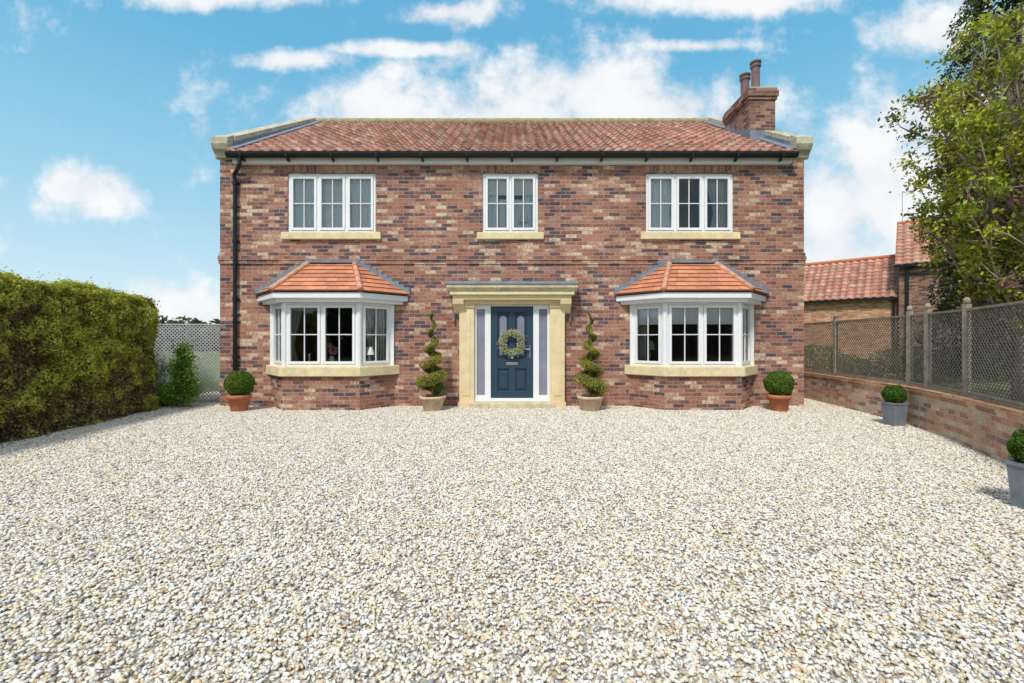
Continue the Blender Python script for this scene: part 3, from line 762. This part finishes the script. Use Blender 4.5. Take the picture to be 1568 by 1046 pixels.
# ------------------------------------------------------------ neighbouring buildings (turned 42 deg to the yard)
PAL2=[(.70,.33,.24),(.74,.38,.28),(.64,.29,.20),(.72,.41,.31)]
bn=empty('brick_barn',(17.25,19.95,0)); bn.rotation_euler=(0,0,-R(42)); m=MB(); m.box(-9,-.02,0,.3,0,3.4)
m.prismx([(.3,0),(.3,3.4),(2.6,5.3),(4.9,3.4),(4.9,0)],-9,-8.7); m.box(-8.7,-.02,4.6,4.9,0,3.3)
m.build('barn_walls',[M_brick3],bn)
pantiles('barn_roof',-9.1,-.02,-.2,3.35,2.6,5.5,bn,pal=PAL2,wave=.3,course=.33,sam=6,amp=.05,mat=M_tile2)
pantiles('barn_roof_back',-9.1,-.02,5.4,3.35,2.6,5.5,bn,pal=PAL2,wave=.3,course=.33,sam=4,amp=.05,mat=M_tile2)
m=MB(); m.tube([(-9.1,2.6,5.55),(-.02,2.6,5.55)],.11,10); m.box(-9,-.02,-.3,-.2,3.25,3.34,1); m.tube([(-.15,-.12,3.3),(-.15,-.12,.1)],.05,8,1); m.build('barn_ridge_and_gutter',[M_terra,M_black],bn)
ct=empty('brick_cottage',(17.25,19.95,0)); ct.rotation_euler=(0,0,-R(42)); m=MB()
m.box(.02,2.3,-.3,0,0,4.75);m.box(3.5,8,-.3,0,0,4.75);m.box(2.3,3.5,-.3,0,0,3.3);m.box(2.3,3.5,-.3,0,4.4,4.75)
m.prismx([(0,0),(0,4.75),(2.6,6.95),(5.2,4.75),(5.2,0)],.02,.3); m.build('cottage_walls',[M_brickd],ct)
pantiles('cottage_roof',-.1,8,-.5,4.72,2.6,7.1,ct,pal=PAL2,wave=.3,course=.33,sam=6,amp=.05,mat=M_tile2)
pantiles('cottage_roof_back',-.1,8,5.7,4.72,2.6,7.1,ct,pal=PAL2,wave=.3,course=.33,sam=4,amp=.05,mat=M_tile2)
fm=MB();gm=MB(); window_unit(fm,gm,1.2,3.3,4.4,2,Matrix.Translation((2.3,-.25,0)),rows=2,cols=1)
fm.build('cottage_window',[M_white],ct); gm.build('cottage_glass',[M_frost],ct)
m=MB(); m.tube([(-.1,2.6,7.13),(8,2.6,7.13)],.11,10,2); m.box(-.1,8,-.62,-.52,4.6,4.72,0); m.tube([(.3,-.4,4.7),(.3,-.4,.1)],.06,8,0)
m.tube([(.1,2.6,7.1),(.1,2.6,8.7)],.012,6,1)
m.build('cottage_gutter_and_pole',[M_black,M_lead,M_terra],ct)

# ------------------------------------------------------------ trees
def build_tree(name,base,h,crown_c,crown_r,ntips,nleaf,lsize,pal,spread=.2,dead=0,seed=1,prof=None):
    rg=np.random.default_rng(seed); e=empty(name,base); m=MB()
    cc=np.array(crown_c)-np.array(base); cr=np.array(crown_r)
    trunk=[(0,0,0),(.05,.02,h*.2),(-.03,.05,h*.4),(.04,.0,h*.6),(0,0,h*.8),(0,0,h)]
    trr=[.14,.12,.1,.075,.05,.02]
    m.tube(trunk,trr,10)
    def lim(p):
        if prof is not None:
            xl=np.interp(p[2],prof[0],prof[1])-base[0]+.12
            if p[0]<xl: p=p.copy(); p[0]=xl+rg.uniform(0,.25)
        return p
    tips=[];
    for i in range(ntips):
        dd=rg.normal(size=3); dd/=np.linalg.norm(dd); t=lim(cc+dd*cr*rg.uniform(.45,1.0)**.6)
        z0=np.clip(t[2]*rg.uniform(.45,.8),h*.2,h*.9); s=np.array([0,0,z0])
        mid=(s+t)/2+rg.normal(0,.12,3)+np.array([0,0,-.08])
        q1=(s*2+mid*2)/4+rg.normal(0,.04,3); q2=(mid+t)/2+rg.normal(0,.06,3)
        m.tube([s,q1,mid,q2,t],[.035,.029,.023,.016,.007],6)
        tips.append(t)
        for k in range(4):
            b=(q1,mid,q2,t)[k]; e2=lim(b+rg.normal(0,.26,3)+np.array([0,0,.12]))
            m.tube([b,(b+e2)/2+rg.normal(0,.03,3),e2],[.014,.010,.004],4); 
            if rg.uniform()>dead: tips.append(e2)
    m.build('trunk_and_limbs',[M_bark],e,True)
    tips=np.array(tips); n=nleaf; ti=rg.integers(0,len(tips),n); 
    P=tips[ti]+rg.normal(0,spread,(n,3))*rg.uniform(.3,1,(n,1)); pal=np.array(pal)
    clump=rg.uniform(.5,1.3,len(tips))[ti]; cp=rg.integers(0,len(pal),len(tips))[ti]
    mixp=np.where(rg.uniform(size=n)<.6,cp,rg.integers(0,len(pal),n))
    cols=pal[mixp]*clump[:,None]*rg.uniform(.7,1.3,(n,1))
    leaf_object('foliage',P,lsize,cols,M_leaf,e)
    return e
YG=[(.46,.48,.05),(.56,.54,.08),(.28,.35,.05),(.36,.42,.05),(.30,.13,.20),(.44,.46,.07)]
CP=([2.3,2.76,3.9,5.0,5.8,6.6,7.3],[7.75,7.6,7.25,6.95,7.0,7.6,8.2])
build_tree('broadleaf_tree',(8.95,7.8,0),7.2,(8.75,7.8,4.75),(1.85,1.3,2.5),125,36000,.082,YG,.14,dead=.5,seed=4,prof=CP)
ce=empty('conifer_tree',(11.0,9.6,0)); m=MB(); m.tube([(0,0,0),(0,0,4),(0,0,10)],[.2,.14,.03],10); m.build('trunk',[M_bark],ce,True)
n=52000; t=RNG.uniform(0,1,n)**1.2; an=RNG.uniform(0,6.283,n); z=.6+t*10.4
env=1.4*np.sqrt(np.clip(1-t**2.6,0,1))*(1+.16*np.sin(an*5+z*2.2)+.14*np.sin(an*3-z*3.1))
rd=env*(1-np.abs(RNG.normal(0,.14,n)))
P=np.stack([rd*np.cos(an),rd*np.sin(an),z],1); N=np.stack([np.cos(an),np.sin(an),.3+0*an],1)
pal=np.array([(.06,.10,.03),(.09,.13,.04),(.12,.07,.09),(.12,.16,.04)]); cols=pal[RNG.integers(0,4,n)]*RNG.uniform(.6,1.4,(n,1))*(1+.5*np.sin(an*5+z*2.2))[:,None].clip(.5,1.5)
leaf_object('foliage',P,.085,cols,M_leaf,ce,nrm=N,jit=.7)
def shrub(name,c,r,n,size,pal,seed=2,cone=False):
    rg=np.random.default_rng(seed); e=empty(name,(c[0],c[1],0)); m=MB(); tips=[]
    for i in range(34):
        a=rg.uniform(0,6.28);z=rg.uniform(.12,1)*r[2]
        rr=rg.uniform(.3,1)*r[0]*((1.05-z/r[2]) if cone else 1)
        if not cone: z=z*(1.15-.5*rr/r[0])
        t=np.array([rr*math.cos(a),rr*math.sin(a)*r[1]/r[0],z]); m.tube([(0,0,z*.5 if cone else 0),t*.6+rg.normal(0,.03,3),t],[.012,.009,.003],5)
        for s in (.5,.7,.85,1): tips.append(np.array([t[0]*s,t[1]*s,t[2]*(.8+.2*s if cone else s)])+rg.normal(0,.03,3))
    m.build('stems',[M_bark],e); tips=np.array(tips); ti=rg.integers(0,len(tips),n); P=tips[ti]+rg.normal(0,.07,(n,3)); P[:,2]=np.maximum(P[:,2],.01)
    pal=np.array(pal); cols=pal[rg.integers(0,len(pal),n)]*rg.uniform(.6,1.4,(n,1)); leaf_object('foliage',P,size,cols,M_leaf,e)
shrub('garden_shrub',(-6.72,9.15),(.48,.36,1.28),6500,.05,[(.20,.37,.06),(.28,.44,.08),(.12,.23,.04)],cone=True)
shrub('garden_shrub',(-7.3,9.35),(.3,.25,.5),2500,.05,[(.20,.34,.06),(.14,.24,.05)],5)
shrub('climbing_shrub',(-7.95,9.9),(.3,.25,2.35),3000,.05,[(.20,.22,.09),(.24,.19,.11),(.14,.17,.05)],6)
n=26000
xs=RNG.uniform(-90,90,n); ys=RNG.uniform(62,75,n); hh=3.4+1.3*np.sin(xs*.21)+.9*np.sin(xs*.57+2)+.5*np.sin(xs*1.3)
P=np.stack([xs,ys,RNG.uniform(0,1,n)**.8*hh],1)
pal=np.array([(.11,.15,.06),(.14,.17,.07),(.17,.17,.11),(.08,.11,.05)])
leaf_object('distant_trees',P,1.1,pal[RNG.integers(0,4,n)]*RNG.uniform(.6,1.3,(n,1)),M_leaf)
n=14000
xs=RNG.uniform(-30,30,n); ys=RNG.uniform(-22,-18,n); hh=4.5+1.5*np.sin(xs*.4)+1.2*np.sin(xs*.9+1)
P=np.stack([xs,ys,RNG.uniform(0,1,n)*hh],1)
leaf_object('unseen_reflection_trees',P,.8,pal[RNG.integers(0,4,n)]*RNG.uniform(.6,1.3,(n,1)),M_leaf)  # unseen tree line, added behind the camera for the panes to reflect
n=9000
xs=RNG.uniform(8.2,20,n); ys=15+RNG.uniform(-.5,.5,n); P=np.stack([xs,ys,RNG.uniform(0,1,n)*(1.0+.25*np.sin(xs*2))],1)
leaf_object('garden_hedge',P,.12,np.array([(.14,.21,.06),(.18,.24,.08)])[RNG.integers(0,2,n)]*RNG.uniform(.6,1.3,(n,1)),M_leaf)

# ------------------------------------------------------------ world sky
W=bpy.data.worlds.new('World'); scene.world=W; W.use_nodes=True; nt=W.node_tree; nt.nodes.clear()
out=nt.nodes.new('ShaderNodeOutputWorld'); bg=nt.nodes.new('ShaderNodeBackground'); nt.links.new(bg.outputs[0],out.inputs[0])
bg.inputs[1].default_value=.15
EL=R(52); sv=Vector((-.35,-.94)).normalized(); ROT=math.atan2(sv.x,sv.y)
sky=nt.nodes.new('ShaderNodeTexSky'); sky.sky_type='NISHITA'; sky.sun_disc=False; sky.sun_elevation=EL; sky.sun_rotation=ROT
sky.air_density=1.0; sky.dust_density=.6; sky.ozone_density=1.0
tc=nt.nodes.new('ShaderNodeTexCoord'); sp=nt.nodes.new('ShaderNodeSeparateXYZ'); nt.links.new(tc.outputs['Generated'],sp.inputs[0])
def mth(op,a,b=None,c=None):
    m=nt.nodes.new('ShaderNodeMath'); m.operation=op
    for i,v in enumerate((a,b,c)):
        if v is None: continue
        if isinstance(v,(int,float)): m.inputs[i].default_value=v
        else: nt.links.new(v,m.inputs[i])
    return m.outputs[0]
ay=mth('MAXIMUM',mth('ABSOLUTE',sp.outputs[1]),.05)
u=mth('DIVIDE',sp.outputs[0],ay); v=mth('DIVIDE',sp.outputs[2],ay)
cb=nt.nodes.new('ShaderNodeCombineXYZ'); nt.links.new(u,cb.inputs[0]); nt.links.new(v,cb.inputs[1])
# cloud banks by bearing / elevation tangents
px=lambda x,y,rx,ry:((x-784)/684,(523-y)/684,rx/684,ry/684)
banks=[px(800,200,370,105),px(900,145,200,80),px(560,165,110,50),px(1030,165,130,70),px(130,288,88,46),px(-20,278,46,18),
       px(340,-8,180,26),px(450,92,90,18),px(700,18,90,24),px(610,75,110,14),px(1120,-8,240,30),px(1060,70,90,12),
       px(1340,300,190,140),px(1270,390,200,90),px(1440,50,110,50),px(300,490,130,55),px(1420,180,120,80)]
fld=None
for a,b,ra,rb in banks:
    vm=nt.nodes.new('ShaderNodeVectorMath'); vm.operation='MULTIPLY_ADD'; nt.links.new(cb.outputs[0],vm.inputs[0])
    vm.inputs[1].default_value=(1/ra,1/rb,0); vm.inputs[2].default_value=(-a/ra,-b/rb,0)
    l=nt.nodes.new('ShaderNodeVectorMath'); l.operation='LENGTH'; nt.links.new(vm.outputs[0],l.inputs[0])
    fld=l.outputs['Value'] if fld is None else mth('MINIMUM',fld,l.outputs['Value'])
nz=nt.nodes.new('ShaderNodeTexNoise'); nz.inputs['Scale'].default_value=6; nz.inputs['Detail'].default_value=8; nz.inputs['Roughness'].default_value=.62; nt.links.new(cb.outputs[0],nz.inputs['Vector'])
fld=mth('MINIMUM',fld,1.5)
over=nt.nodes.new('ShaderNodeMapRange'); over.interpolation_type='SMOOTHSTEP'; over.inputs[1].default_value=.62; over.inputs[2].default_value=.85; over.inputs[4].default_value=.9; nt.links.new(sp.outputs[2],over.inputs[0])  # white cloud added overhead, out of view, to make the skylight less blue
dens=mth('SUBTRACT',mth('MULTIPLY_ADD',nz.outputs[0],3.6,-.88),fld)
mr=nt.nodes.new('ShaderNodeMapRange'); mr.interpolation_type='SMOOTHSTEP'; mr.inputs[1].default_value=-.4; mr.inputs[2].default_value=.6; mr.inputs[4].default_value=.96; nt.links.new(dens,mr.inputs[0])
cl=mth('MAXIMUM',mr.outputs[0],over.outputs[0])
nz2=nt.nodes.new('ShaderNodeTexNoise'); nz2.inputs['Scale'].default_value=6; nz2.inputs['Detail'].default_value=5; nt.links.new(cb.outputs[0],nz2.inputs['Vector'])
cr=nt.nodes.new('ShaderNodeValToRGB'); cr.color_ramp.elements[0].position=.35; cr.color_ramp.elements[0].color=(5.5,5.75,6.05,1); cr.color_ramp.elements[1].position=.6; cr.color_ramp.elements[1].color=(6.5,6.55,6.6,1); nt.links.new(nz2.outputs[0],cr.inputs[0])
gr=nt.nodes.new('ShaderNodeValToRGB'); el=gr.color_ramp.elements
while len(el)<5: el.new(.5)
for i,(p,c) in enumerate([(0,(5.0,5.9,6.3)),(.08,(4.3,5.6,6.2)),(.25,(2.5,4.7,5.9)),(.5,(1.0,3.4,5.2)),(1,(.7,2.4,4.4))]):
    el[i].position=p; el[i].color=(*c,1)
nt.links.new(sp.outputs[2],gr.inputs[0])
base=mix(nt,gr.outputs[0],sky.outputs[0],.15)
fin=mix(nt,base,cr.outputs[0],cl)
nt.links.new(fin,bg.inputs[0])

sun=bpy.data.lights.new('sun','SUN'); sun.energy=3.2; sun.angle=R(8); sun.color=(1,.95,.88)
so=bpy.data.objects.new('sun',sun); COL.objects.link(so)
tos=Vector((sv.x*math.cos(EL),sv.y*math.cos(EL),math.sin(EL))); so.rotation_euler=tos.to_track_quat('Z','Y').to_euler()

cam=bpy.data.cameras.new('camera'); co=bpy.data.objects.new('camera',cam); COL.objects.link(co)
cam.sensor_width=36; cam.lens=36*684/1568; cam.clip_end=2000; cam.clip_start=.05
co.location=(0,0,1.36); co.rotation_euler=(R(90),0,0); scene.camera=co
scene.view_settings.view_transform='Standard'; scene.view_settings.look='None'; scene.view_settings.exposure=0
